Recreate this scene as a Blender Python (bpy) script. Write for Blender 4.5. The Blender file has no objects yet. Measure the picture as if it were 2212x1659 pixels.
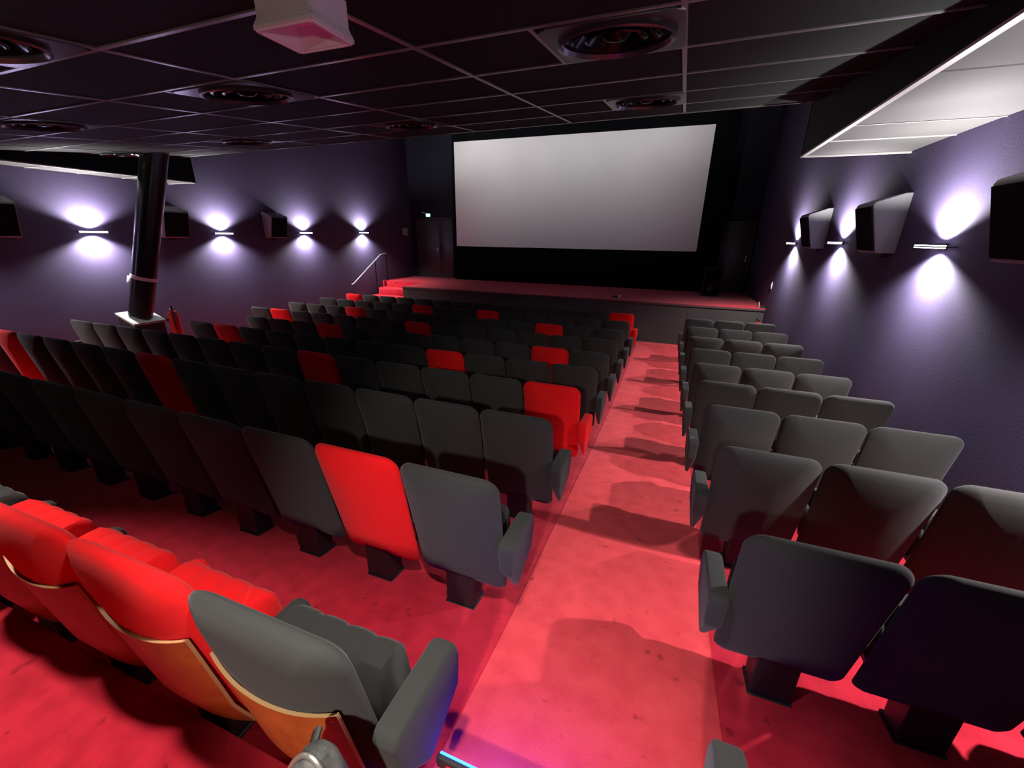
import bpy, bmesh, math, random
from mathutils import Vector, Matrix
random.seed(7)
scene = bpy.context.scene
COL = scene.collection
H = 2.49                       # height of the lens above the floor in front of the stage; z below is written as H + offset

# ------------------------------------------------------------------ camera, world, exposure
YAW, PITCH, ROLL, FPX = 0.35393, 0.34425, 0.01418, 889.46      # image taken as 2212 x 1659
cd = bpy.data.cameras.new('camera'); cam = bpy.data.objects.new('camera', cd); COL.objects.link(cam)
cy_, sy_, cp_, sp_ = math.cos(YAW), math.sin(YAW), math.cos(PITCH), math.sin(PITCH)
fw = Vector((-sy_*cp_, cy_*cp_, -sp_)); rt = Vector((cy_, sy_, 0)); up = rt.cross(fw)
cr_, sr_ = math.cos(ROLL), math.sin(ROLL)
rt2 = rt*cr_ + up*sr_; up2 = up*cr_ - rt*sr_
m = Matrix((rt2, up2, -fw)).transposed().to_4x4(); m.translation = Vector((0, 0, H))
cam.matrix_world = m
cd.sensor_width = 36; cd.sensor_fit = 'HORIZONTAL'; cd.lens = 36*FPX/2212; cd.clip_start = 0.02
scene.camera = cam
w = bpy.data.worlds.new('world'); scene.world = w; w.use_nodes = True
w.node_tree.nodes['Background'].inputs[0].default_value = (0.6, 0.6, 0.75, 1)
w.node_tree.nodes['Background'].inputs[1].default_value = 0.0
vs = scene.view_settings
vs.view_transform = 'Standard'; vs.look = 'None'; vs.gamma = 1; vs.use_curve_mapping = False
vs.exposure = 0.0

# light levels, all belonging to lamps of the room (the lamps themselves are built further down)
LAMP_SIDE = 300.0              # watts of each beam of the wall washers on the left wall
LAMP_RIGHT = 340.0             # and on the right wall
AISLE_SPOT = 260.0              # ceiling downlights over the back rows, behind the camera
BACK_SPOT = 175.0
SCREEN_WASH = 100.0            # washers above the ceiling edge that light screen and stage
BLUE_LED = 115.0

# ------------------------------------------------------------------ materials
def mat(name, base, rough=0.8, metal=0.0, spec=0.5, noise=None, bump=None, emit=None, estr=0.0, sheen=0.0, coat=0.0):
    mt = bpy.data.materials.new(name); mt.use_nodes = True
    nt = mt.node_tree; b = nt.nodes['Principled BSDF']
    b.inputs['Base Color'].default_value = (*base, 1); b.inputs['Roughness'].default_value = rough
    b.inputs['Metallic'].default_value = metal; b.inputs['Specular IOR Level'].default_value = spec
    b.inputs['Sheen Weight'].default_value = sheen; b.inputs['Coat Weight'].default_value = coat
    if emit:
        b.inputs['Emission Color'].default_value = (*emit, 1); b.inputs['Emission Strength'].default_value = estr
    tc = None
    if noise or bump: tc = nt.nodes.new('ShaderNodeTexCoord')
    if noise:                                   # (scale, second colour, detail, low, high)
        sc_, col2, det, lo, hi = noise
        n = nt.nodes.new('ShaderNodeTexNoise'); n.inputs['Scale'].default_value = sc_; n.inputs['Detail'].default_value = det
        r = nt.nodes.new('ShaderNodeValToRGB')
        r.color_ramp.elements[0].position = lo; r.color_ramp.elements[1].position = hi
        r.color_ramp.elements[0].color = (*col2, 1); r.color_ramp.elements[1].color = (*base, 1)
        nt.links.new(tc.outputs['Object'], n.inputs['Vector']); nt.links.new(n.outputs['Fac'], r.inputs['Fac'])
        nt.links.new(r.outputs['Color'], b.inputs['Base Color'])
    if bump:                                    # (scale, strength, distance)
        n2 = nt.nodes.new('ShaderNodeTexNoise'); n2.inputs['Scale'].default_value = bump[0]; n2.inputs['Detail'].default_value = 4
        bp = nt.nodes.new('ShaderNodeBump'); bp.inputs['Strength'].default_value = bump[1]; bp.inputs['Distance'].default_value = bump[2]
        nt.links.new(tc.outputs['Object'], n2.inputs['Vector']); nt.links.new(n2.outputs['Fac'], bp.inputs['Height'])
        nt.links.new(bp.outputs['Normal'], b.inputs['Normal'])
    return mt

def carpet(name, base, dark, stain):
    mt = mat(name, base, 0.95, spec=0.1, bump=(160, 0.5, 0.006), sheen=0.15)
    nt = mt.node_tree; b = nt.nodes['Principled BSDF']; tc = [n for n in nt.nodes if n.type == 'TEX_COORD'][0]
    def nz(s, d): 
        n = nt.nodes.new('ShaderNodeTexNoise'); n.inputs['Scale'].default_value = s; n.inputs['Detail'].default_value = d
        nt.links.new(tc.outputs['Object'], n.inputs['Vector']); return n
    def rp(n, lo, hi, c0, c1):
        r = nt.nodes.new('ShaderNodeValToRGB'); r.color_ramp.elements[0].position = lo; r.color_ramp.elements[1].position = hi
        r.color_ramp.elements[0].color = (*c0, 1); r.color_ramp.elements[1].color = (*c1, 1)
        nt.links.new(n.outputs['Fac'], r.inputs['Fac']); return r
    r1 = rp(nz(9, 8), 0.30, 0.62, dark, base)
    r2 = rp(nz(11, 3), 0.25, 0.33, stain, (1, 1, 1))
    mx = nt.nodes.new('ShaderNodeMix'); mx.data_type = 'RGBA'; mx.blend_type = 'MULTIPLY'; mx.inputs[0].default_value = 1
    nt.links.new(r1.outputs['Color'], mx.inputs[6]); nt.links.new(r2.outputs['Color'], mx.inputs[7])
    nt.links.new(mx.outputs[2], b.inputs['Base Color'])
    return mt

M = {}
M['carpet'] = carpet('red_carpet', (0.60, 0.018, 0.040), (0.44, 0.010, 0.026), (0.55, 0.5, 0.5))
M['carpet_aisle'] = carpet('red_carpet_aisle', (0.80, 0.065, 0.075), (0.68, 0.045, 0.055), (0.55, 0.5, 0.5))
M['wall'] = mat('violet_wall_paint', (0.070, 0.056, 0.118), 0.75, spec=0.3, bump=(60, 0.25, 0.003))
M['black_wall'] = mat('black_wall_paint', (0.006, 0.006, 0.008), 0.9, spec=0.15)
M['rear_wall'] = mat('navy_wall_paint', (0.011, 0.011, 0.021), 0.85, spec=0.2)
M['tile'] = mat('black_ceiling_tile', (0.014, 0.016, 0.0145), 0.75, spec=0.10, bump=(220, 0.15, 0.001))
M['tbar'] = mat('dark_tbar', (0.45, 0.44, 0.42), 0.28, metal=0.7)
M['soffit'] = mat('grey_soffit_panel', (0.060, 0.059, 0.057), 0.7, spec=0.3, bump=(40, 0.1, 0.002))
M['soffit_edge'] = mat('pale_edge_trim', (0.42, 0.41, 0.39), 0.45)
M['fascia'] = mat('black_fascia', (0.006, 0.007, 0.012), 0.7, spec=0.2)
M['grey_fabric'] = mat('charcoal_fabric', (0.036, 0.035, 0.033), 0.95, spec=0.15, bump=(420, 0.35, 0.002), sheen=0.10)
M['red_fabric'] = mat('red_fabric', (0.78, 0.008, 0.010), 0.9, spec=0.15, bump=(420, 0.3, 0.002), sheen=0.05)
M['black_metal'] = mat('black_metal', (0.010, 0.010, 0.011), 0.5)
M['wood'] = mat('beech_plywood', (0.40, 0.105, 0.014), 0.42, noise=(14, (0.30, 0.070, 0.009), 3, 0.35, 0.7))
M['wood_edge'] = mat('plywood_edge', (0.62, 0.36, 0.16), 0.6)
M['stage_front'] = mat('dark_grey_stage_panel', (0.040, 0.039, 0.038), 0.7, noise=(1.5, (0.030, 0.030, 0.030), 4, 0.3, 0.7))
M['screen'] = mat('white_screen', (0.80, 0.80, 0.80), 0.85, spec=0.1)
M['masking'] = mat('black_masking_cloth', (0.004, 0.004, 0.005), 1.0, spec=0.05)
M['door'] = mat('dark_door_paint', (0.040, 0.040, 0.042), 0.35)
M['frame'] = mat('dark_frame', (0.030, 0.028, 0.032), 0.4)
M['chrome'] = mat('polished_steel', (0.75, 0.74, 0.72), 0.18, metal=1.0)
M['gloss_black'] = mat('gloss_black_paint', (0.004, 0.004, 0.005), 0.16, spec=0.16)
M['column'] = mat('black_column_paint', (0.012, 0.012, 0.016), 0.26, spec=0.6)
M['diff_plate'] = mat('satin_diffuser_plate', (0.045, 0.047, 0.048), 0.25, spec=0.9)
M['white_plastic'] = mat('white_plastic', (0.80, 0.77, 0.79), 0.5)
M['concrete'] = mat('pale_plate', (0.46, 0.47, 0.45), 0.7, noise=(12, (0.34, 0.35, 0.33), 4, 0.3, 0.7))
M['speaker'] = mat('speaker_shell', (0.22, 0.22, 0.23), 0.55)
M['grille'] = mat('speaker_grille', (0.005, 0.006, 0.010), 0.9, spec=0.1, bump=(300, 0.4, 0.002))
M['ext_red'] = mat('extinguisher_red', (0.62, 0.02, 0.02), 0.3)
M['rubber'] = mat('black_rubber', (0.012, 0.012, 0.012), 0.6)
M['paper'] = mat('paper_white', (0.55, 0.55, 0.56), 0.7)
M['rail'] = mat('grey_rail', (0.11, 0.105, 0.12), 0.4)
M['lamp_body'] = mat('dark_lamp_body', (0.02, 0.02, 0.022), 0.45, metal=0.5)
M['lampL'] = mat('lamp_diffuser_left', (0.9, 0.88, 0.95), 0.6, emit=(0.86, 0.80, 1.0), estr=7.0)
M['lampR'] = mat('lamp_diffuser_right', (0.9, 0.88, 0.95), 0.6, emit=(0.90, 0.82, 1.0), estr=7.0)
M['exit_green'] = mat('exit_sign_glow', (0.5, 1.0, 0.7), 0.5, emit=(0.25, 1.0, 0.55), estr=4.0)
M['led'] = mat('blue_led', (0.1, 0.4, 1.0), 0.4, emit=(0.0005, 0.006, 1.0), estr=BLUE_LED)
M['step_face'] = mat('step_profile', (0.05, 0.05, 0.06), 0.4, metal=0.3)
M['bag'] = mat('grey_bag_cloth', (0.10, 0.095, 0.085), 0.8, noise=(18, (0.03, 0.03, 0.028), 3, 0.4, 0.62), bump=(60, 0.4, 0.006))
M['bag_white'] = mat('bag_print', (0.45, 0.33, 0.34), 0.8)
M['zip'] = mat('zip_metal', (0.45, 0.42, 0.36), 0.35, metal=0.8)
M['downlight'] = mat('downlight_glow', (1, 0.95, 0.9), 0.5, emit=(1, 0.93, 0.85), estr=6)

# ------------------------------------------------------------------ mesh helpers
class MB:
    def __init__(s): s.bm = bmesh.new()
    def quad(s, pts):
        return s.bm.faces.new([s.bm.verts.new(p) for p in pts])
    def box(s, x0, x1, y0, y1, z0, z1, bev=0.0, seg=2):
        vs_ = [s.bm.verts.new((x, y, z)) for x in (x0, x1) for y in (y0, y1) for z in (z0, z1)]
        fs = [(0, 1, 3, 2), (4, 6, 7, 5), (0, 4, 5, 1), (2, 3, 7, 6), (0, 2, 6, 4), (1, 5, 7, 3)]
        faces = [s.bm.faces.new([vs_[i] for i in f]) for f in fs]
        if bev:
            ed = list({e for f in faces for e in f.edges})
            bmesh.ops.bevel(s.bm, geom=ed, offset=bev, segments=seg, affect='EDGES', profile=0.5)
        return s
    def prism(s, prof, axis, a0, a1, bev=0.0, seg=2):
        """profile polygon extruded along axis ('x': prof=(y,z); 'y': prof=(x,z); 'z': prof=(x,y))"""
        def P(u, v, a): return {'x': (a, u, v), 'y': (u, a, v), 'z': (u, v, a)}[axis]
        A = [s.bm.verts.new(P(u, v, a0)) for u, v in prof]; B = [s.bm.verts.new(P(u, v, a1)) for u, v in prof]
        faces = [s.bm.faces.new(A[::-1]), s.bm.faces.new(B)]
        n = len(prof)
        for i in range(n): faces.append(s.bm.faces.new((A[i], A[(i+1) % n], B[(i+1) % n], B[i])))
        if bev:
            ed = list({e for f in faces for e in f.edges})
            bmesh.ops.bevel(s.bm, geom=ed, offset=bev, segments=seg, affect='EDGES', profile=0.5)
        return s
    def tube(s, pts, r, n=12, cap=True):
        """tube through points; r a number or one per point"""
        pts = [Vector(p) for p in pts]; rs = r if isinstance(r, (list, tuple)) else [r]*len(pts)
        rings = []; prev = None
        for i, p in enumerate(pts):
            d = (pts[min(i+1, len(pts)-1)] - pts[max(i-1, 0)]).normalized()
            if prev is None:
                a = Vector((0, 0, 1)) if abs(d.z) < 0.9 else Vector((1, 0, 0)); u = d.cross(a).normalized()
            else: u = (prev - d*prev.dot(d)).normalized()
            prev = u; v = d.cross(u)
            rings.append([s.bm.verts.new(p + (u*math.cos(2*math.pi*k/n) + v*math.sin(2*math.pi*k/n))*rs[i]) for k in range(n)])
        for a, b in zip(rings, rings[1:]):
            for k in range(n): s.bm.faces.new((a[k], a[(k+1) % n], b[(k+1) % n], b[k]))
        if cap: s.bm.faces.new(rings[0][::-1]); s.bm.faces.new(rings[-1])
        return s
    def lathe(s, prof, n=32, origin=(0, 0, 0), close=False):
        """prof: list of (r, z) around the z axis"""
        ox, oy, oz = origin; rings = []
        for r, z in prof:
            if r < 1e-6: rings.append([s.bm.verts.new((ox, oy, oz+z))])
            else: rings.append([s.bm.verts.new((ox + r*math.cos(2*math.pi*k/n), oy + r*math.sin(2*math.pi*k/n), oz + z)) for k in range(n)])
        prs = list(zip(rings, rings[1:])) + ([(rings[-1], rings[0])] if close else [])
        for a, b in prs:
            for k in range(n):
                k2 = (k+1) % n
                if len(a) == 1 and len(b) == 1: continue
                if len(a) == 1: s.bm.faces.new((a[0], b[k2], b[k]))
                elif len(b) == 1: s.bm.faces.new((a[k], a[k2], b[0]))
                else: s.bm.faces.new((a[k], a[k2], b[k2], b[k]))
        return s
    def sphere(s, c, rx, ry=None, rz=None, nu=16, nv=10):
        ry = rx if ry is None else ry; rz = rx if rz is None else rz
        mt_ = Matrix.Translation(c) @ Matrix.Diagonal((rx, ry, rz, 1))
        bmesh.ops.create_uvsphere(s.bm, u_segments=nu, v_segments=nv, radius=1, matrix=mt_); return s
    def transform(s, mt_): bmesh.ops.transform(s.bm, matrix=mt_, verts=s.bm.verts[:]); return s
    def mesh(s, name, angle=35):
        bmesh.ops.recalc_face_normals(s.bm, faces=s.bm.faces[:])
        me = bpy.data.meshes.new(name); s.bm.to_mesh(me); s.bm.free()
        me.polygons.foreach_set('use_smooth', [True]*len(me.polygons)); me.set_sharp_from_angle(angle=math.radians(angle))
        return me
    def obj(s, name, material, parent=None, loc=(0, 0, 0), angle=35):
        me = s.mesh(name, angle); me.materials.append(M[material]); return place(name, me, parent, loc)

def place(name, me, parent=None, loc=(0, 0, 0), rot=(0, 0, 0)):
    o = bpy.data.objects.new(name, me); COL.objects.link(o); o.parent = parent; o.location = loc; o.rotation_euler = rot
    return o
def empty(name, loc, rot=(0, 0, 0)):
    o = bpy.data.objects.new(name, None); COL.objects.link(o); o.location = loc; o.rotation_euler = rot; o.empty_display_size = 0.1
    return o
def tag(o, label=None, cat=None, group=None, kind=None):
    if label: o['label'] = label
    if cat: o['category'] = cat
    if group: o['group'] = group
    if kind: o['kind'] = kind
    return o
def struct(o, label, cat): return tag(o, label, cat, kind='structure')

# ------------------------------------------------------------------ room dimensions
XL, XR = -9.2, 2.12                       # side walls
YB, YS = -3.2, 13.9                       # back wall behind the camera, wall behind the screen
ZTOP = H + 3.5                            # dark void above stage
ZS = H - 1.48                             # stage top
ZF = 0.0                                  # front floor
ZSOF = H + 0.863                          # underside of the side soffits
YC = 5.65                                 # front edge of the low ceiling
YSOF = 5.85                               # front end of the side soffits
def zceil(x, y): return H + 0.645 + 0.12*y + 0.0087*x
ROWY = {k: 1.55 + 0.96*(k-2) for k in range(1, 11)}          # top edge of the backrests; 1 = back row, 10 = front row
ROWZ = {1: -1.845, 2: -2.005, 3: -2.10, 4: -2.20, 5: -2.30, 6: -2.38, 7: -2.43, 8: -2.46, 9: -2.48, 10: -2.49}
prof = [(-3.3, H-1.845), (0.56, H-1.845)] + [(ROWY[k] + 0.10, H + ROWZ[k]) for k in range(1, 11)] + [(14.2, 0.0)]
def zfloor(y):
    for (a, za), (b, zb) in zip(prof, prof[1:]):
        if a <= y <= b: return za + (zb-za)*(y-a)/(b-a)
    return prof[-1][1]

# floor: thick carpeted ramp following the rows
fp = prof + [(14.2, -0.35), (-3.3, -0.35)]
fl = MB().prism(fp, 'x', XL-0.15, XR+0.15).obj('floor', 'carpet', angle=20)
struct(fl, 'red carpeted floor sloping down towards the stage', 'floor')
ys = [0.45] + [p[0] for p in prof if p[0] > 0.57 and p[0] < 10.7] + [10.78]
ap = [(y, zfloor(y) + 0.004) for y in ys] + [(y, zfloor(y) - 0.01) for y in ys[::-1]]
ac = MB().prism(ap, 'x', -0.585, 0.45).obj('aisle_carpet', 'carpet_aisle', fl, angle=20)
# raised platform behind the back row and its lit step in the aisle
pl = MB().box(XL-0.1, -0.575, YB, 0.565, H-2.1, H-1.70, 0.006).box(-0.58, XR+0.1, YB, 0.28, H-2.1, H-1.70, 0.006).obj('floor_platform', 'carpet')
struct(pl, 'raised red carpeted platform behind the back row of seats', 'platform')
stp = empty('aisle_step', (-0.08, 0.523, H-1.845))
tag(stp, 'carpeted aisle step with a glowing blue edge beside the back row', 'step')
MB().box(-0.42, 0.44, -0.24, 0.235, 0.001, 0.143, 0.004).obj('tread', 'carpet', stp)
MB().box(-0.46, 0.44, 0.236, 0.252, 0.105, 0.155, 0.003).obj('nosing_profile', 'step_face', stp)
MB().box(-0.455, 0.12, 0.2525, 0.262, 0.133, 0.151, 0.002).obj('light_strip', 'led', stp)

# walls
def wall(name, x0, x1, y0, y1, z0, z1, material, label):
    return struct(MB().box(x0, x1, y0, y1, z0, z1).obj(name, material), label, 'wall')
wall('wall_left', XL-0.15, XL, YB-0.15, YS+0.15, -0.3, ZTOP, 'wall', 'long violet painted side wall left of the seats')
wall('wall_right', XR, XR+0.15, YB-0.15, YS+0.15, -0.3, ZTOP, 'wall', 'violet painted side wall right of the seats')
wall('wall_stage', XL, XR, YS, YS+0.15, -0.3, ZTOP, 'rear_wall', 'dark wall behind the stage and the screen')
wall('wall_back', XL, XR, YB-0.15, YB, -0.3, ZTOP, 'black_wall', 'dark wall behind the camera')
struct(MB().box(XL-0.15, XR+0.15, YC+0.05, YS+0.15, ZTOP, ZTOP+0.1).obj('ceiling_stage', 'black_wall'), 'black high ceiling over the stage', 'ceiling')

# low sloping ceiling of tiles in a T-bar grid
XCL, XCR = -8.47, 1.16
cl = MB()
pts = [(XL-0.1, YB-0.1), (XR+0.1, YB-0.1), (XR+0.1, YC), (XL-0.1, YC)]
lo = [cl.bm.verts.new((x, y, zceil(x, y) + 0.03)) for x, y in pts]; hi = [cl.bm.verts.new((x, y, ZTOP + 0.1)) for x, y in pts]
cl.bm.faces.new(lo); cl.bm.faces.new(hi[::-1])
for i in range(4): cl.bm.faces.new((lo[i], lo[(i+1) % 4], hi[(i+1) % 4], hi[i]))
ceiling = struct(cl.obj('ceiling', 'black_wall'), 'black tiled suspended ceiling rising towards the screen', 'ceiling')
gx = [XCR, -0.09] + [-0.09 - 1.275*n for n in range(1, 7)] + [XCL]
gy = [YC - 0.69*n for n in range(0, 12)]
def slopebox(x0, x1, y0, y1, d0, d1, bev=0.0):
    """flat piece hanging d0..d1 below the ceiling plane"""
    b = MB(); b.box(x0, x1, y0, y1, 0, 1)
    for v in b.bm.verts: v.co.z = zceil(v.co.x, v.co.y) - (d0 if v.co.z > 0.5 else d1)
    return b
DIFF = [(-0.41, 2.545), (-0.41, 4.615), (-2.96, 1.165), (-2.96, 2.545), (-2.96, 4.615), (-5.51, 2.545), (-5.51, 4.615), (-8.14, 4.615)]
def in_diff(x0, x1, y0, y1):
    for dx, dy in DIFF:
        if x0-0.02 < dx < x1+0.02 and y0 < dy < y1: return dx
    return None
for i in range(len(gx)-1):
    for j in range(len(gy)-1):
        x1, x0, y1, y0 = gx[i], gx[i+1], gy[j], gy[j+1]
        dx = in_diff(x0, x1, y0, y1)
        sag = 0.0035*random.random()
        if dx is None: segs = [(x0, x1)]
        else:
            segs = [s_ for s_ in ((x0, dx-0.345), (dx+0.345, x1)) if s_[1]-s_[0] > 0.08]
        for a, b in segs:
            slopebox(a+0.006, b-0.006, y0+0.006, y1-0.006, -0.025, sag).obj('ceiling_tile', 'tile', ceiling)
for x in gx[1:-1]:
    slopebox(x-0.013, x+0.013, gy[-1], YC, 0.0, 0.009).obj('grid_bar', 'tbar', ceiling)
for y in gy[1:]:
    slopebox(XCL, XCR, y-0.013, y+0.013, 0.0005, 0.0085).obj('grid_bar', 'tbar', ceiling)
slopebox(XCL, XCR, YC-0.03, YC+0.004, -0.02, 0.012).obj('edge_trim', 'tbar', ceiling)
for dx, dy in DIFF:
    if dx > -8: slopebox(dx-0.356, dx-0.334, dy-0.335, dy+0.335, 0.0005, 0.0085).obj('grid_bar', 'tbar', ceiling)

# round air diffusers in square plates
def diffuser(x, y, label):
    z = zceil(x, y)
    o = empty('ceiling_diffuser', (x, y, z - 0.002), (math.atan(0.12), -math.atan(0.0087), 0))
    tag(o, label, 'air diffuser', 'round diffusers in the tiled ceiling')
    b = MB(); n = 40; R = 0.285; S = 0.325               # square plate with a round hole
    inner = []; outer = []
    for k in range(n):
        a = 2*math.pi*(k+0.5)/n; c, s_ = math.cos(a), math.sin(a); f = S/max(abs(c), abs(s_))
        inner.append((R*c, R*s_)); outer.append((f*c, f*s_))
    for zz in (-0.012, 0.01):
        A = [b.bm.verts.new((*p, zz)) for p in inner]; B = [b.bm.verts.new((*p, zz)) for p in outer]
        for k in range(n): b.bm.faces.new((A[k], A[(k+1) % n], B[(k+1) % n], B[k]))
        if zz < 0: A0, B0 = A, B
        else:
            for k in range(n):
                b.bm.faces.new((A0[k], A0[(k+1) % n], A[(k+1) % n], A[k])); b.bm.faces.new((B0[k], B0[(k+1) % n], B[(k+1) % n], B[k]))
    b.obj('plate', 'diff_plate', o)
    MB().lathe([(0.285, -0.012), (0.292, -0.026), (0.276, -0.030), (0.262, -0.010), (0.270, 0.02)], 48, close=True).obj('rim', 'diff_plate', o)
    MB().lathe([(0.272, 0.005), (0.245, 0.055), (0.15, 0.085), (0.0, 0.09), (0.0, 0.094), (0.155, 0.09), (0.25, 0.06), (0.278, 0.008)], 40).obj('bowl', 'gloss_black', o)
    for r in (0.225, 0.155):
        MB().lathe([(r, -0.010), (r-0.014, -0.014), (r-0.055, 0.030), (r-0.05, 0.036), (r, -0.004)], 40, close=True).obj('ring', 'gloss_black', o)
    MB().lathe([(0.0, -0.020), (0.045, -0.014), (0.075, 0.010), (0.07, 0.02), (0.0, 0.012)], 28).obj('core', 'gloss_black', o)
    return o
DL = ['round black air diffuser right of centre, nearer the camera, above the aisle', 'round black air diffuser in front of the screen top edge',
      'large round air diffuser cut by the left picture edge', 'round black air diffuser with shining plate, centre left of the ceiling',
      'round black air diffuser far ahead, left of the screen top', 'round air diffuser at the left picture edge, lower of two',
      'small round air diffuser right above the leaning column', 'small round air diffuser left of the leaning column top']
for (x, y), l in zip(DIFF, DL): diffuser(x, y, l)

# side soffits
def soffit(name, xi, xw, label, sgn):
    o = empty(name, ((xi+xw)/2, YSOF, ZSOF)); struct(o, label, 'soffit')
    xi -= (xi+xw)/2 if False else 0
    cx = o.location.x; a, b = sorted((xi-cx, xw-cx))
    ia = xi - cx
    # black fascia board
    t = MB(); t.box(min(ia, ia+0.03*sgn), max(ia, ia+0.03*sgn), (1.75 if sgn > 0 else 2.55)-YSOF, 0, 0.0, 1)
    for v in t.bm.verts:
        if v.co.z > 0.5: v.co.z = zceil(v.co.x+cx, min(v.co.y+YSOF, YC)) - ZSOF + 0.02
    t.obj('fascia', 'fascia', o)
    MB().box(a, b, -0.03, 0, 0.002, 0.9).obj('end_board', 'fascia', o)
    yj = [0.0] + [-0.78 - 0.61*n for n in range(0, 14)]
    for y1, y0 in zip(yj, yj[1:]):
        if y0 < YB - YSOF: break
        p = MB(); p.box(a+0.02, b-0.003, y0+0.008, y1-0.008, 0.0, 0.02, 0.003, 1)
        p.transform(Matrix.Rotation(math.radians(random.uniform(-0.35, 0.35)), 4, 'X'))
        p.obj('soffit_panel', 'soffit', o)
        MB().box(a+0.02, b-0.003, y0-0.007, y0+0.007, -0.005, 0.012).obj('joint_strip', 'soffit_edge', o)
    MB().box(min(ia-0.004*sgn, ia+0.034*sgn), max(ia-0.004*sgn, ia+0.034*sgn), YB-YSOF, 0.0, -0.014, 0.002).obj('edge_trim', 'soffit_edge', o)
    MB().box(a, b, -0.03, 0.004, -0.014, 0.004).obj('edge_trim', 'soffit_edge', o)
    return o
soffit('trim_1', 1.16, XR, 'grey panelled soffit with pale edge along the right wall', 1)
soffit('trim_2', -8.47, XL, 'pale soffit with black fascia along the left wall', -1)

# ------------------------------------------------------------------ stage, screen, doors
XST = -7.6
st = empty('floor_stage', (-2.7, 10.8, 0.0)); struct(st, 'low stage with red carpet top and dark front', 'stage')
ox, oy = 2.7, -10.8
sp_prof = [(XST, 10.82), (XR, 10.82), (XR, YS), (XL, YS), (XL, 12.0), (XST, 12.0)]
MB().prism([(x+ox, y+oy) for x, y in sp_prof], 'z', ZS-0.06, ZS).obj('stage_top', 'carpet', st)
nfp = 6
for i in range(nfp):
    x0 = XST + (XR-XST)*i/nfp; x1 = XST + (XR-XST)*(i+1)/nfp
    MB().box(x0+ox+0.002, x1+ox-0.002, 0.03, 0.06, -0.02, ZS-0.06, 0.003, 1).obj('front_panel', 'stage_front', st)
MB().box(XST+ox, XR+ox, 0.0, 0.05, ZS-0.055, ZS-0.012, 0.004).obj('front_edge', 'stage_front', st)
MB().box(XST+ox, XST+ox+0.03, 0.06, 1.2, -0.02, ZS-0.06).obj('side_panel', 'stage_front', st)
MB().box(XL+ox, XST+ox, 1.2, 1.23, 0.0, ZS-0.061).obj('recess_riser', 'carpet', st)
# steps up to the stage at the left wall
sw = empty('stage_steps', (-8.4, 11.2, 0.0)); tag(sw, 'red carpeted steps up to the stage at its left end', 'steps')
nos = [(11.55, ZS-0.205), (11.20, ZS-0.405), (10.85, ZS-0.605), (10.50, ZS-0.805)]
for i, (y, z) in enumerate(nos):
    MB().box(-0.62, 0.785, y-11.2, 12.0-11.2-0.005, 0.001 if i == 3 else nos[i+1][1]+0.001, z, 0.008).obj('tread', 'carpet', sw)
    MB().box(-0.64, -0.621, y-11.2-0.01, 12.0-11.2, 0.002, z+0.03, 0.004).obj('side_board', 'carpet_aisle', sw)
# handrail
hr = empty('handrail', (-9.10, 11.1, 0.0)); tag(hr, 'slim grey handrail beside the stage steps', 'handrail')
rl = [(0, 10.36-11.1, H-1.46), (0, 10.46-11.1, H-1.43), (0, 11.86-11.1, H-0.63), (0, 12.16-11.1, H-0.61)]
MB().tube([(0, y, z) for _, y, z in rl], 0.024, 10).obj('rail', 'rail', hr)
for y, zt in ((10.40, H-1.46), (11.55, H-0.82), (12.14, H-0.62)):
    zb = ZS if y > 12 else 0.0
    MB().tube([(0, y-11.1, zb), (0, y-11.1, zt)], 0.014, 8).obj('post', 'black_metal', hr)

# screen with masking
YP = 13.60
sc = empty('cinema_screen', (-3.27, YP, ZS)); tag(sc, 'wide blank white cinema screen above the stage', 'cinema screen')
sx0, sx1, sz0, sz1 = -7.155+3.27, 0.605+3.27, H-0.345-ZS, H+2.855-ZS
MB().box(sx0, sx1, -0.012, 0.0, sz0, sz1).obj('screen_cloth', 'screen', sc)
MB().box(sx0-0.09, sx1+0.60, 0.001, 0.03, 0.001, sz0+0.01).obj('lower_masking', 'masking', sc)
MB().box(sx0-0.09, sx1+0.60, 0.001, 0.03, sz1-0.01, sz1+0.62).obj('upper_masking', 'masking', sc)
MB().box(sx0-0.09, sx0+0.01, 0.0011, 0.03, sz0, sz1).obj('side_masking', 'masking', sc)
MB().box(sx1-0.01, sx1+0.60, 0.0011, 0.03, sz0, sz1).obj('side_masking', 'masking', sc)
MB().box(sx0-0.09, sx0-0.06, 0.03, 0.29, 0.001, sz1+0.62).obj('return_board', 'masking', sc)
MB().box(sx1+0.57, sx1+0.60, 0.03, 0.29, 0.001, sz1+0.62).obj('return_board', 'masking', sc)

def door(name, x0, x1, z1, splits, hx, label):
    o = empty(name, ((x0+x1)/2, YS, ZS)); struct(o, label, 'door'); cx = (x0+x1)/2; h = z1-ZS
    for a, b in ((x0-0.06, x0), (x1, x1+0.06)): MB().box(a-cx, b-cx, -0.05, 0.0, 0.001, h+0.06, 0.004).obj('frame', 'frame', o)
    MB().box(x0-cx, x1-cx, -0.05, 0.0, h, h+0.06, 0.004).obj('frame', 'frame', o)
    xs = [x0] + splits + [x1]
    for a, b in zip(xs, xs[1:]):
        lf = leaf_ if a > hx else None
        new = MB().box(a-cx+0.004, b-cx-0.004, -0.035, -0.001, 0.005, h-0.004, 0.003).obj('leaf', 'door', o)
        leaf_ = lf or new
    hd = MB().box(hx-cx-0.02, hx-cx+0.02, -0.046, -0.035, 0.88, 1.06, 0.003)
    hd.tube([(hx-cx, -0.04, 0.99), (hx-cx, -0.085, 0.99), (hx-cx-0.11, -0.085, 0.985)], 0.011, 8)
    hd.obj('handle', 'chrome', leaf_)
    return o
door('door_1', -8.87, -7.50, H+0.53, [-7.99], -8.08, 'dark double door left of the screen')
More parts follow.
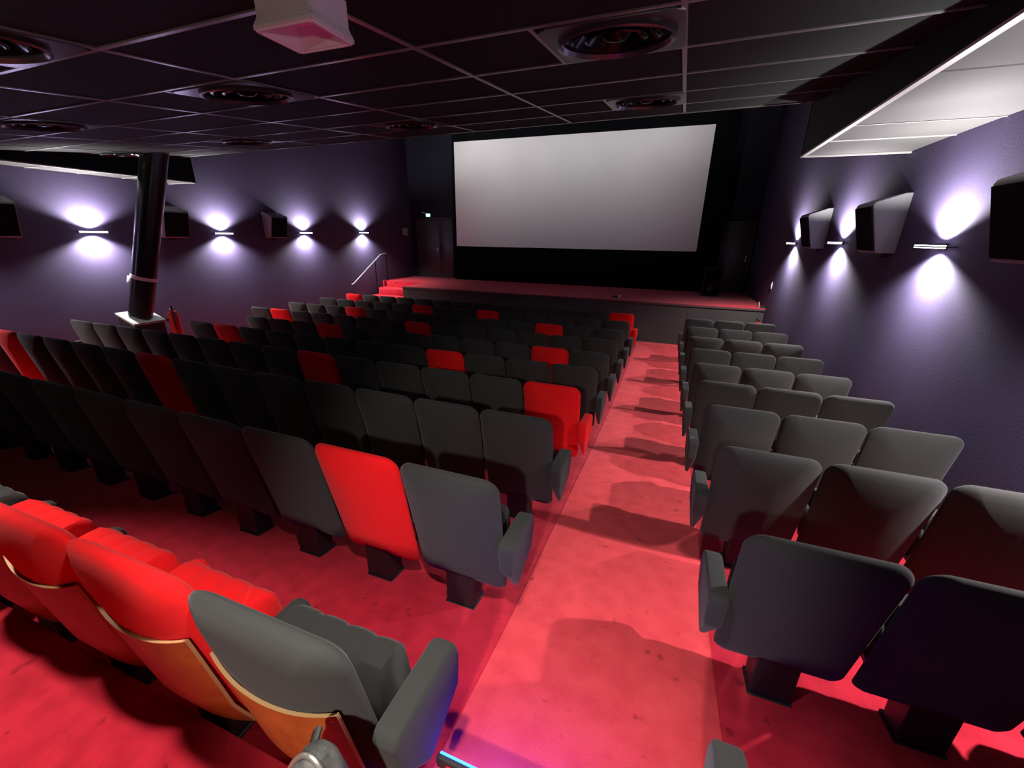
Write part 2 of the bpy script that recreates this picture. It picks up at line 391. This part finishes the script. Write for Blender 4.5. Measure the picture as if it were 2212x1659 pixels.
door('door_2', 1.30, 2.02, H+0.42, [], 1.95, 'dark door in the corner right of the screen')
# exit sign over the left door
ex = empty('exit_sign', (-8.42, YS, H+0.64)); tag(ex, 'small glowing green exit sign above the left door', 'exit sign')
MB().box(-0.09, 0.09, -0.045, -0.001, -0.02, 0.09, 0.006).obj('housing', 'white_plastic', ex)
MB().box(-0.082, 0.082, -0.050, -0.0455, -0.013, 0.083, 0.002).obj('panel', 'exit_green', ex)
MB().tube([(-0.25, -0.03, 0.13), (-0.10, -0.03, 0.10)], 0.012, 8).obj('bracket', 'white_plastic', ex)
# notice on left wall, switch on right wall
nt_ = empty('wall_notice', (XL, 13.5, H-0.04)); tag(nt_, 'pale notice board on the left wall beside the door', 'notice')
MB().box(0.0, 0.012, -0.17, 0.17, 0, 0.29, 0.003).obj('board', 'frame', nt_)
MB().box(0.0122, 0.016, -0.15, 0.15, 0.02, 0.27).obj('sheet', 'paper', nt_)
ws = empty('wall_switch', (XR, 10.7, H-1.02)); tag(ws, 'narrow pale switch plate on the right wall near the stage', 'switch')
MB().box(-0.014, 0, -0.04, 0.04, 0, 0.15, 0.004).obj('plate', 'paper', ws)
MB().box(-0.020, -0.0142, -0.018, 0.018, 0.05, 0.10, 0.002).obj('rocker', 'white_plastic', ws)

# loudspeaker and small box on the stage
ss = empty('stage_speaker', (1.08, 12.85, ZS)); tag(ss, 'black loudspeaker standing on the stage right of the screen', 'loudspeaker')
MB().box(-0.22, 0.22, -0.2, 0.2, 0.0, 0.76, 0.025, 3).obj('cabinet', 'rubber', ss)
MB().box(-0.19, 0.19, -0.212, -0.2005, 0.05, 0.71, 0.004).obj('grille', 'grille', ss)
MB().lathe([(0.0, 0.0), (0.12, 0.004), (0.135, 0.010), (0.14, 0.0)], 24).transform(Matrix.Translation((0, -0.212, 0.28)) @ Matrix.Rotation(math.pi/2, 4, 'X')).obj('woofer', 'gloss_black', ss)
sb = empty('stage_box', (-1.27, 11.25, ZS)); tag(sb, 'tiny black cable box lying near the stage edge', 'box')
MB().box(-0.10, 0.06, -0.05, 0.05, 0, 0.05, 0.008).obj('body', 'rubber', sb)
MB().box(0.062, 0.11, -0.03, 0.03, 0, 0.065, 0.006).obj('plug', 'white_plastic', sb)

# ------------------------------------------------------------------ wall lamps and wall speakers
def lamp_mesh(sgn):
    body = MB().box(min(0, sgn*0.135), max(0, sgn*0.135), -0.20, 0.20, -0.004, 0.004, 0.002)
    body.box(min(0, sgn*0.02), max(0, sgn*0.02), -0.07, 0.07, -0.025, 0.025, 0.003)
    bd = body.mesh('lamp_plate'); bd.materials.append(M['lamp_body'])
    out = [bd]
    for a, b in ((0.0045, 0.013), (-0.013, -0.0045)):
        d = MB().box(min(sgn*0.06, sgn*0.125), max(sgn*0.06, sgn*0.125), -0.18, 0.18, a, b, 0.003).mesh('lamp_diffuser')
        d.materials.append(M['lampL' if sgn > 0 else 'lampR']); out.append(d)
    return out
LM = {1: lamp_mesh(1), -1: lamp_mesh(-1)}
def wall_lamp(sgn, y, label, dz=0.0):
    o = empty('wall_lamp', (XL if sgn > 0 else XR, y, H - 0.005 + dz)); tag(o, label, 'wall lamp', 'up and down wall lamps')
    place('backplate', LM[sgn][0], o); place('upper_diffuser', LM[sgn][1], o); place('lower_diffuser', LM[sgn][2], o)
    for up_ in (1, -1):
        for nm, pw, ang, bl, tilt in (('wide_beam', 0.75, 142, 0.55, 0.0), ('narrow_beam', 0.22 if up_ > 0 else 0.34, 96, 1.0, 5.0)):
            ld = bpy.data.lights.new('wall_lamp_' + nm, 'SPOT'); ld.energy = pw*(LAMP_SIDE if sgn > 0 else LAMP_RIGHT)
            ld.spot_size = math.radians(ang); ld.spot_blend = bl; ld.color = (1.0, 0.95, 0.96); ld.shadow_soft_size = 0.03
            lo_ = bpy.data.objects.new(nm, ld); COL.objects.link(lo_); lo_.parent = o
            dv = Vector((-sgn*math.sin(math.radians(tilt)), 0, up_*math.cos(math.radians(tilt))))
            lo_.location = (sgn*0.100, 0, up_*0.034); lo_.rotation_euler = dv.to_track_quat('-Z', 'Y').to_euler()
for y, l, dz in ((11.17, 'wall lamp on left wall nearest the stage', 0.05), (8.89, 'wall lamp on left wall, second from the stage', 0.02),
              (6.66, 'wall lamp on left wall just right of the column', -0.02), (4.41, 'wall lamp on left wall, left of the column', -0.02),
              (2.15, 'wall lamp on left wall beyond the left picture edge', -0.02)):
    wall_lamp(1, y, l, dz)
for y, l, dz in ((9.47, 'wall lamp on right wall nearest the stage, half hidden by a speaker', -0.05), (7.08, 'wall lamp on right wall between the two near speakers', -0.02),
              (4.70, 'wall lamp on right wall nearest the camera', -0.03), (2.32, 'wall lamp on right wall beyond the right picture edge', -0.03)):
    wall_lamp(-1, y, l, dz)
def speaker_mesh(sgn):
    pr = [(0.0, 0.46), (0.06, 0.455), (0.285, 0.375), (0.30, 0.345), (0.175, -0.10), (0.16, -0.115), (0.0, -0.115)]
    b = MB().prism([(sgn*d, z) for d, z in pr], 'y', 0.0, 0.46, 0.012, 2).mesh('speaker_cabinet'); b.materials.append(M['speaker'])
    g = MB(); n = Vector((0.445, 0, 0)).normalized()
    e0 = Vector((0.301, 0.335)); e1 = Vector((0.182, -0.09)); off = Vector((0.0095, -0.0027))
    q = [e0 - off*0.2, e0 + off, e1 + off, e1 - off*0.2]
    g.prism([(sgn*p.x, p.y) for p in q], 'y', 0.02, 0.44); gm = g.mesh('speaker_grille'); gm.materials.append(M['grille'])
    br = MB().box(min(0, sgn*0.05), max(0, sgn*0.05), 0.18, 0.28, -0.16, -0.10).mesh('speaker_bracket'); br.materials.append(M['black_metal'])
    return b, g and gm, br
SM = {1: speaker_mesh(1), -1: speaker_mesh(-1)}
def wall_speaker(sgn, y, label):
    o = empty('wall_speaker', (XL if sgn > 0 else XR, y, H)); tag(o, label, 'loudspeaker', 'surround speakers on the side walls')
    cab = place('cabinet', SM[sgn][0], o); place('grille', SM[sgn][1], cab); place('bracket', SM[sgn][2], o)
for y, l in ((7.72, 'black wall speaker on the left wall between two lamps'), (5.42, 'black wall speaker on the left wall partly behind the column'), (3.05, 'black wall speaker at the left picture edge')):
    wall_speaker(1, y, l)
for y, l in ((7.80, 'smaller looking wall speaker on the right wall nearest the stage'), (5.50, 'wall speaker in the middle of the right wall'), (3.28, 'wall speaker cut by the right picture edge')):
    wall_speaker(-1, y, l)

# ------------------------------------------------------------------ leaning column on its pedestal
cb = Vector((-8.49, 4.40, H-1.38)); ct = Vector((-7.90, 4.93, zceil(-7.90, 4.93)+0.06))
ax = (ct-cb).normalized()
co = empty('leaning_column', (cb.x, cb.y, zfloor(cb.y))); tag(co, 'black leaning round column on a pale topped pedestal by left wall', 'column')
L0 = Vector(co.location)
MB().tube([cb-L0, cb+(ct-cb)*0.5-L0, ct-L0], [0.165, 0.172, 0.18], 40).obj('shaft', 'column', co)
ped = MB(); hx, hy = 0.20, 0.225
bx_, tp_ = [], []
for sx_, sy2 in ((-1, -1), (1, -1), (1, 1), (-1, 1)):
    x, y = cb.x + sx_*hx, cb.y + sy2*hy
    zt = cb.z - 0.36*(x-cb.x)
    bx_.append(ped.bm.verts.new((x-L0.x, y-L0.y, zfloor(y)-0.01-L0.z))); tp_.append(ped.bm.verts.new((x-L0.x, y-L0.y, zt-0.04-L0.z)))
ped.bm.faces.new(tp_); ped.bm.faces.new(bx_[::-1])
for i in range(4): ped.bm.faces.new((bx_[i], bx_[(i+1) % 4], tp_[(i+1) % 4], tp_[i]))
ped.obj('pedestal', 'rubber', co)
pt = MB(); pt.box(-hx-0.02, hx+0.02, -hy-0.02, hy+0.02, -0.042, -0.006, 0.005)
for v in pt.bm.verts: v.co.z -= 0.36*v.co.x
pt.transform(Matrix.Translation(cb-L0)); pt.obj('top_plate', 'concrete', co)
sp = cb + (ct-cb)*0.245
up_ax = Vector((0, 0, 1)); rotm = up_ax.rotation_difference(ax).to_matrix().to_4x4()
MB().lathe([(0.171, -0.028), (0.178, -0.028), (0.178, 0.028), (0.171, 0.028)], 40, close=True).transform(Matrix.Translation(sp-L0) @ rotm).obj('strap', 'white_plastic', co)
MB().box(-0.05, 0.05, -0.04, 0.04, -0.09, 0.03, 0.008).transform(Matrix.Translation(sp-L0+Vector((-0.19, -0.08, -0.01))) @ rotm).obj('bracket', 'white_plastic', co)

def extinguisher(loc, label, rz=0, s=1.0):
    o = empty('fire_extinguisher', loc, (0, 0, rz)); tag(o, label, 'fire extinguisher'); o.scale = (s, s, s)
    MB().lathe([(0.0, 0.0), (0.07, 0.0), (0.078, 0.02), (0.078, 0.40), (0.06, 0.455), (0.025, 0.475), (0.0, 0.475)], 24).obj('cylinder', 'ext_red', o)
    MB().lathe([(0.0, 0.47), (0.024, 0.47), (0.024, 0.52), (0.0, 0.52)], 12).box(-0.012, 0.10, -0.010, 0.010, 0.535, 0.548, 0.003).box(-0.012, 0.085, -0.010, 0.010, 0.508, 0.52, 0.003).obj('valve', 'chrome', o)
    MB().tube([(-0.02, 0, 0.51), (-0.07, -0.02, 0.56), (-0.12, -0.03, 0.50), (-0.12, -0.03, 0.36), (-0.095, -0.02, 0.16)], 0.011, 8).obj('hose', 'rubber', o)
    MB().box(-0.06, 0.06, 0.079, 0.10, 0.30, 0.34).obj('holder', 'black_metal', o)
    return o
extinguisher((-8.14, 4.70, H-1.78), 'red fire extinguisher beside the leaning column', 2.4, 1.0)
extinguisher((XR-0.12, 10.62, H-2.20), 'red fire extinguisher on the right wall by the stage', -math.pi/2, 0.95)
sg = empty('wall_sign', (XR, 10.98, H-1.55)); tag(sg, 'small pale sign plate above the right fire extinguisher', 'sign')
MB().box(-0.13, -0.12, -0.09, 0.09, 0, 0.20, 0.003).obj('plate', 'paper', sg)
MB().box(-0.12, 0.0, -0.02, 0.02, 0.08, 0.12).obj('bracket', 'black_metal', sg)

# white open-bottomed box under the ceiling near the camera
wb = empty('ceiling_box', (-1.40, 1.50, zceil(-1.4, 1.5))); tag(wb, 'white open-bottomed box fixture hanging from the ceiling near the camera', 'ceiling fixture')
b = MB(); w0, d0 = 0.125, 0.10
rings = []
for (k, z) in ((1.0, 0.02), (1.0, -0.085), (1.10, -0.10), (1.10, -0.125), (0.93, -0.125), (0.80, -0.05)):
    rings.append([b.bm.verts.new((sx_*w0*k, sy2*d0*k, z)) for sx_, sy2 in ((-1, -1), (1, -1), (1, 1), (-1, 1))])
for A, B in zip(rings, rings[1:]):
    for i in range(4): b.bm.faces.new((A[i], A[(i+1) % 4], B[(i+1) % 4], B[i]))
b.bm.faces.new(rings[0][::-1]); b.bm.faces.new(rings[-1])
bmesh.ops.bevel(b.bm, geom=[e for e in b.bm.edges], offset=0.006, segments=2, affect='EDGES')
b.obj('housing', 'white_plastic', wb)

# ------------------------------------------------------------------ seats
def seat_back_mesh():
    W, V0, V1 = 0.273, 0.158, 0.945                      # half width, bottom, top
    def outline(ins, n=7):
        pts = []; rtp, rbt = max(0.085-ins*0.6, 0.02), max(0.045-ins*0.5, 0.012); a = W-ins; lo, hi = V0+ins, V1-ins
        for cx, cz, r, a0 in ((a-rtp, hi-rtp, rtp, 0), (-a+rtp, hi-rtp, rtp, 90), (-a+rbt, lo+rbt, rbt, 180), (a-rbt, lo+rbt, rbt, 270)):
            for k in range(n): t = math.radians(a0 + 90*k/(n-1)); pts.append((cx+r*math.cos(t), cz+r*math.sin(t)))
        return pts
    b = MB(); rings = []
    lay = [(-0.066, 0.22), (-0.064, 0.13), (-0.057, 0.065), (-0.047, 0.030), (-0.032, 0.010), (-0.012, 0.001), (0.012, 0.001), (0.034, 0.012), (0.048, 0.034), (0.055, 0.075), (0.058, 0.14), (0.056, 0.22)]
    for y, ins in lay:
        ring = []
        for x, z in outline(ins):
            # narrower towards the bottom, leaning back towards the row behind, foot curling forward
            t = (z-V0)/(V1-V0); k = 0.955 + 0.045*min(1, t*1.6)
            yy = y*(0.86+0.14*t) + 0.125*(1-t) + 0.035*max(0, 0.22-t)/0.22
            wr = min(1.0, max(0.0, (0.034-y)/0.085)); yy += 0.046*wr*(x/W)**2 - 0.014*(1-wr)*(1-(x/W)**2)
            ring.append(b.bm.verts.new((x*k, yy, z)))
        rings.append(ring)
    n = len(rings[0])
    for A, B in zip(rings, rings[1:]):
        for i in range(n): b.bm.faces.new((A[i], A[(i+1) % n], B[(i+1) % n], B[i]))
    b.bm.faces.new(rings[0][::-1]); b.bm.faces.new(rings[-1])
    return b.mesh('seat_backrest', 60)
def cushion_mesh():
    """tipped-up seat pad with vertical sewn channels"""
    b = MB(); nu, nv = 33, 12; W = 0.225; Z0, Z1 = 0.26, 0.635
    prof2 = [(0.0, 0.0), (0.035, -0.015), (0.20, -0.02), (0.34, -0.012), (0.372, 0.012), (0.375, 0.05), (0.372, 0.095), (0.34, 0.125), (0.20, 0.135), (0.05, 0.12), (0.008, 0.09), (0.0, 0.05)]
    cols = []
    for i in range(nu):
        u = -1 + 2*i/(nu-1); ch = abs(math.sin(math.pi*2*(u+1)))**0.5
        e = 1.0 if abs(u) < 0.97 else 0.90
        cols.append([b.bm.verts.new((u*W, 0.175 + 0.055 + (d-0.055)*e*(0.93+0.07*ch) + 0.07*(0.375-h), Z0 + 0.19 + (h-0.19)*e*(0.965+0.035*ch))) for h, d in prof2])
    n = len(prof2)
    for A, B in zip(cols, cols[1:]):
        for k in range(n): b.bm.faces.new((A[k], A[(k+1) % n], B[(k+1) % n], B[k]))
    b.bm.faces.new(cols[0][::-1]); b.bm.faces.new(cols[-1])
    return b.mesh('seat_cushion', 50)
def armrest_mesh():
    """padded wing: wide on top, tapering to a point below"""
    pr = [(0.015, 0.60), (0.30, 0.585), (0.335, 0.565), (0.355, 0.50), (0.365, 0.335), (0.20, 0.195), (0.175, 0.20), (0.015, 0.42), (-0.005, 0.57)]
    b = MB().prism(pr, 'x', -0.041, 0.041, 0.016, 3)
    for v in b.bm.verts: v.co.x *= 0.28 + 0.72*min(1.0, max(0.0, (v.co.z-0.20)/0.26))**0.8
    return b.mesh('seat_armrest', 50)
def inner_arm_mesh():
    """short padded arm between two neighbours, in front of the backrests"""
    pr = [(0.125, 0.565), (0.34, 0.555), (0.365, 0.535), (0.365, 0.49), (0.31, 0.46), (0.125, 0.46)]
    b = MB().prism(pr, 'x', -0.036, 0.036, 0.022, 3)
    return b.mesh('seat_inner_arm', 50)
def pedestal_mesh():
    b = MB().prism([(0.10, 0.30), (0.24, 0.30), (0.22, 0.012), (0.10, 0.012)], 'x', -0.085, 0.085, 0.006, 1)
    b.box(-0.092, 0.092, 0.09, 0.235, -0.012, 0.014, 0.004, 1); return b.mesh('seat_pedestal')
def hinge_mesh():
    b = MB().box(-0.235, 0.235, 0.13, 0.26, 0.285, 0.325, 0.006, 1); return b.mesh('seat_hinge_bar')
def wood_mesh():
    """curved plywood shell on the lower rear of the back row"""
    b = MB(); nu, nv = 17, 11; W = 0.226
    F, B = [], []
    for i in range(nu):
        u = -1 + 2*i/(nu-1); top = 0.685 + 0.03*abs(u)**2.2; bot = 0.175
        cf, cb_ = [], []
        for j in range(nv):
            z = bot + (top-bot)*j/(nv-1); t = (z-0.158)/0.787
            y = -0.066*(0.86+0.14*t) + 0.125*(1-t) + 0.046*(u*0.86)**2 + 0.030*max(0, 0.22-t)/0.22 - 0.004 + 0.006*abs(u)**3
            k = 0.955 + 0.045*min(1, t*1.6)
            cf.append(b.bm.verts.new((u*W*k, y-0.006, z))); cb_.append(b.bm.verts.new((u*W*k, y+0.004, z)))
        F.append(cf); B.append(cb_)
    for i in range(nu-1):
        for j in range(nv-1):
            b.bm.faces.new((F[i][j], F[i+1][j], F[i+1][j+1], F[i][j+1])); b.bm.faces.new((B[i][j+1], B[i+1][j+1], B[i+1][j], B[i][j]))
        b.bm.faces.new((F[i][-1], F[i+1][-1], B[i+1][-1], B[i][-1])); b.bm.faces.new((B[i][0], B[i+1][0], F[i+1][0], F[i][0]))
    for j in range(nv-1):
        b.bm.faces.new((F[0][j], F[0][j+1], B[0][j+1], B[0][j])); b.bm.faces.new((B[-1][j], B[-1][j+1], F[-1][j+1], F[-1][j]))
    me = b.mesh('seat_wood_panel', 30); return me
def two(me):
    a, b2 = me, me.copy(); a.materials.append(M['grey_fabric']); b2.materials.append(M['red_fabric']); return {'g': a, 'r': b2}
BACK, CUSH, ARM, IARM = two(seat_back_mesh()), two(cushion_mesh()), two(armrest_mesh()), two(inner_arm_mesh())
PED = pedestal_mesh(); PED.materials.append(M['black_metal'])
HNG = hinge_mesh(); HNG.materials.append(M['black_metal'])
WOOD = wood_mesh(); WOOD.materials.append(M['wood']); WOOD.materials.append(M['wood_edge'])
for p in WOOD.polygons:
    if abs(p.normal.y) < 0.5: p.material_index = 1
SWID = 0.555; XS0 = -8.38
ORD = ['first', 'second', 'third', 'fourth', 'fifth', 'sixth', 'seventh', 'eighth', 'ninth', 'tenth', 'eleventh', 'twelfth', 'thirteenth', 'fourteenth', 'fifteenth']
def rowname(k):
    return 'in the back row' if k == 1 else ('in the front row' if k == 10 else 'in the %s row from the back' % ORD[k-1])
RED = {(10, 0), (9, 5), (9, 8), (8, 3), (7, 1), (6, 5), (7, 7), (8, 11), (5, 3), (4, 8), (5, 10), (6, 12), (4, 13), (3, 6), (3, 1), (2, 12), (10, 13), (1, 12), (1, 11), (1, 10)}
def seat(k, x, c, label, group, left='g', right=None, outer=False, dy=0.0):
    y = ROWY[k] + dy
    o = empty('cinema_chair', (x, y, zfloor(y+0.17))); tag(o, label, 'chair', group)
    place('backrest', BACK[c], o); place('seat_cushion', CUSH[c], o); place('pedestal', PED, o); place('hinge_bar', HNG, o)
    if left: place('armrest', (ARM if outer else IARM)[left], o, (-SWID/2 - (0.035 if outer else 0), 0.015 if outer and k == 1 else 0, 0))
    if right: place('armrest', ARM[right], o, (SWID/2+0.035, 0.055 if k == 1 else 0, 0))
    if k == 1: place('wood_panel', WOOD, o)
    return o
LDY = {1: -0.10, 2: -0.06, 3: -0.055, 4: -0.05, 5: -0.04, 6: -0.02}
for k in range(1, 11):
    for i in range(14):
        if k in (5, 6) and i < 2: continue
        if k == 4 and i < 0: continue
        red = (k, i) in RED; c = 'r' if red else 'g'
        left = 'r' if red and (k, i) not in ((1, 11), (1, 10)) else 'g'
        right = c if i == 13 else None
        lab = '%s seat %s from the aisle %s, left block' % ('bright red' if red else 'dark grey', ORD[13-i], rowname(k))
        seat(k, XS0 + SWID*(i+0.5) + (0.025 if k == 1 else 0), c, lab, 'red seats scattered in the left block' if red else 'dark grey seats of the left block', left, right, i == 0, LDY.get(k, 0.0))
    for i in range(3):
        lab = 'dark grey seat %s, %s, right block' % (('beside the aisle', 'middle of three', 'beside the right wall')[i], rowname(k)[3:])
        o = seat(k, 0.405 + SWID*(i+0.5) - (0.06 if k == 1 else 0), 'g', lab, 'dark grey seats of the right block', 'g', None, i == 0, -0.05 if k == 1 else 0.0)

# ------------------------------------------------------------------ bag behind the back row
bg = empty('backpack', (-0.595, 0.38, H-1.70)); bg.scale = (1, 1, 0.95); tag(bg, 'grey patterned backpack with metal zip leaning on the wooden seat back', 'backpack')
b = MB(); rings = []
for z, rx, ry, yo in ((0.0, 0.075, 0.055, 0), (0.02, 0.082, 0.065, 0), (0.25, 0.085, 0.07, 0.0), (0.48, 0.080, 0.066, 0.0), (0.57, 0.066, 0.056, 0.006), (0.63, 0.046, 0.042, 0.012), (0.662, 0.022, 0.022, 0.016), (0.670, 0.004, 0.004, 0.016)):
    rings.append([b.bm.verts.new((rx*math.copysign(abs(math.cos(t))**0.8, math.cos(t)), yo + ry*math.copysign(abs(math.sin(t))**0.8, math.sin(t)), z)) for t in [2*math.pi*i/28 for i in range(28)]])
for A, B in zip(rings, rings[1:]):
    for i in range(28): b.bm.faces.new((A[i], A[(i+1) % 28], B[(i+1) % 28], B[i]))
b.bm.faces.new(rings[0][::-1]); b.bm.faces.new(rings[-1])
bd_ = b.obj('body', 'bag', bg, angle=60)
zp = []
for i in range(25):
    a = math.pi*i/24; zp.append((0.070*math.cos(a), -0.040 + 0.042*math.sin(a), 0.51 + 0.158*math.sin(a)))
MB().tube(zp, 0.006, 8).obj('zip', 'zip', bd_)
MB().tube([(-0.02, 0.03, 0.645), (-0.03, 0.055, 0.655), (-0.05, 0.06, 0.62), (-0.055, 0.045, 0.58)], 0.008, 8).obj('loop', 'rubber', bg)
MB().sphere((-0.005, -0.040, 0.60), 0.016, 0.012, 0.045, 12, 8).obj('print_patch', 'bag_white', bd_)

# ------------------------------------------------------------------ downlights behind the camera and screen washers
def spot(name, loc, target, power, size, blend, col, label, radius=0.06):
    o = empty(name, loc); tag(o, label, 'downlight')
    d = Vector(target) - Vector(loc); q = d.to_track_quat('-Z', 'Y')
    h = MB().lathe([(0.075, -0.06), (0.08, 0.0), (0.05, 0.06), (0.0, 0.065), (0.0, 0.06), (0.046, 0.055), (0.07, -0.002), (0.068, -0.06)], 24, close=True)
    ho = h.obj('housing', 'black_metal', o); ho.rotation_euler = q.to_euler()
    MB().box(-0.012, 0.012, -0.012, 0.012, 0.05, 0.13).obj('stem', 'black_metal', o)
    ld = bpy.data.lights.new(name, 'SPOT'); ld.energy = power; ld.spot_size = math.radians(size); ld.spot_blend = blend; ld.color = col; ld.shadow_soft_size = radius
    lo_ = bpy.data.objects.new('bulb', ld); COL.objects.link(lo_); lo_.parent = o; lo_.rotation_euler = q.to_euler()
    lo_.location = d.normalized()*0.07
    if name == 'ceiling_downlight' and size > 90:  # extra point light, added only to brighten the white box under the ceiling
        pd = bpy.data.lights.new('added_box_fill', 'POINT'); pd.energy = 6; pd.color = col; pd.shadow_soft_size = 0.03
        po = bpy.data.objects.new('added_box_fill', pd); COL.objects.link(po); po.parent = o; po.location = (0, 0, -0.12)
    return o
for x, y, tx, ty, p, sz, l in ((-0.1, -1.2, -0.75, 2.7, AISLE_SPOT, 52, 'black downlight on the ceiling above the aisle, behind the camera'),
        (-0.41, 0.48, -0.60, 0.20, BACK_SPOT, 96, 'black downlight above the aisle end of the back row'),
        (-2.96, 0.48, -2.7, -0.40, BACK_SPOT, 92, 'black downlight above the back row, farther from the aisle')):
    spot('ceiling_downlight', (x, y, zceil(x, y) - 0.13), (tx, ty, H-2.0), p, sz, 0.6, (1, 0.95, 0.88), l, 0.05)
for i, l in enumerate(('leftmost', 'second from left', 'third from left', 'third from right', 'second from right', 'rightmost')):
    x = tx = -6.75 + 1.32*i; k = 0.62*(1.2 - 0.08*i)
    spot('screen_washer', (x, 11.5, ZTOP-0.13), (tx, 13.5, H+2.2), SCREEN_WASH*k, 96, 0.8, (1, 0.97, 0.97), 'black screen washer under the high ceiling, %s of six' % l, 0.10)
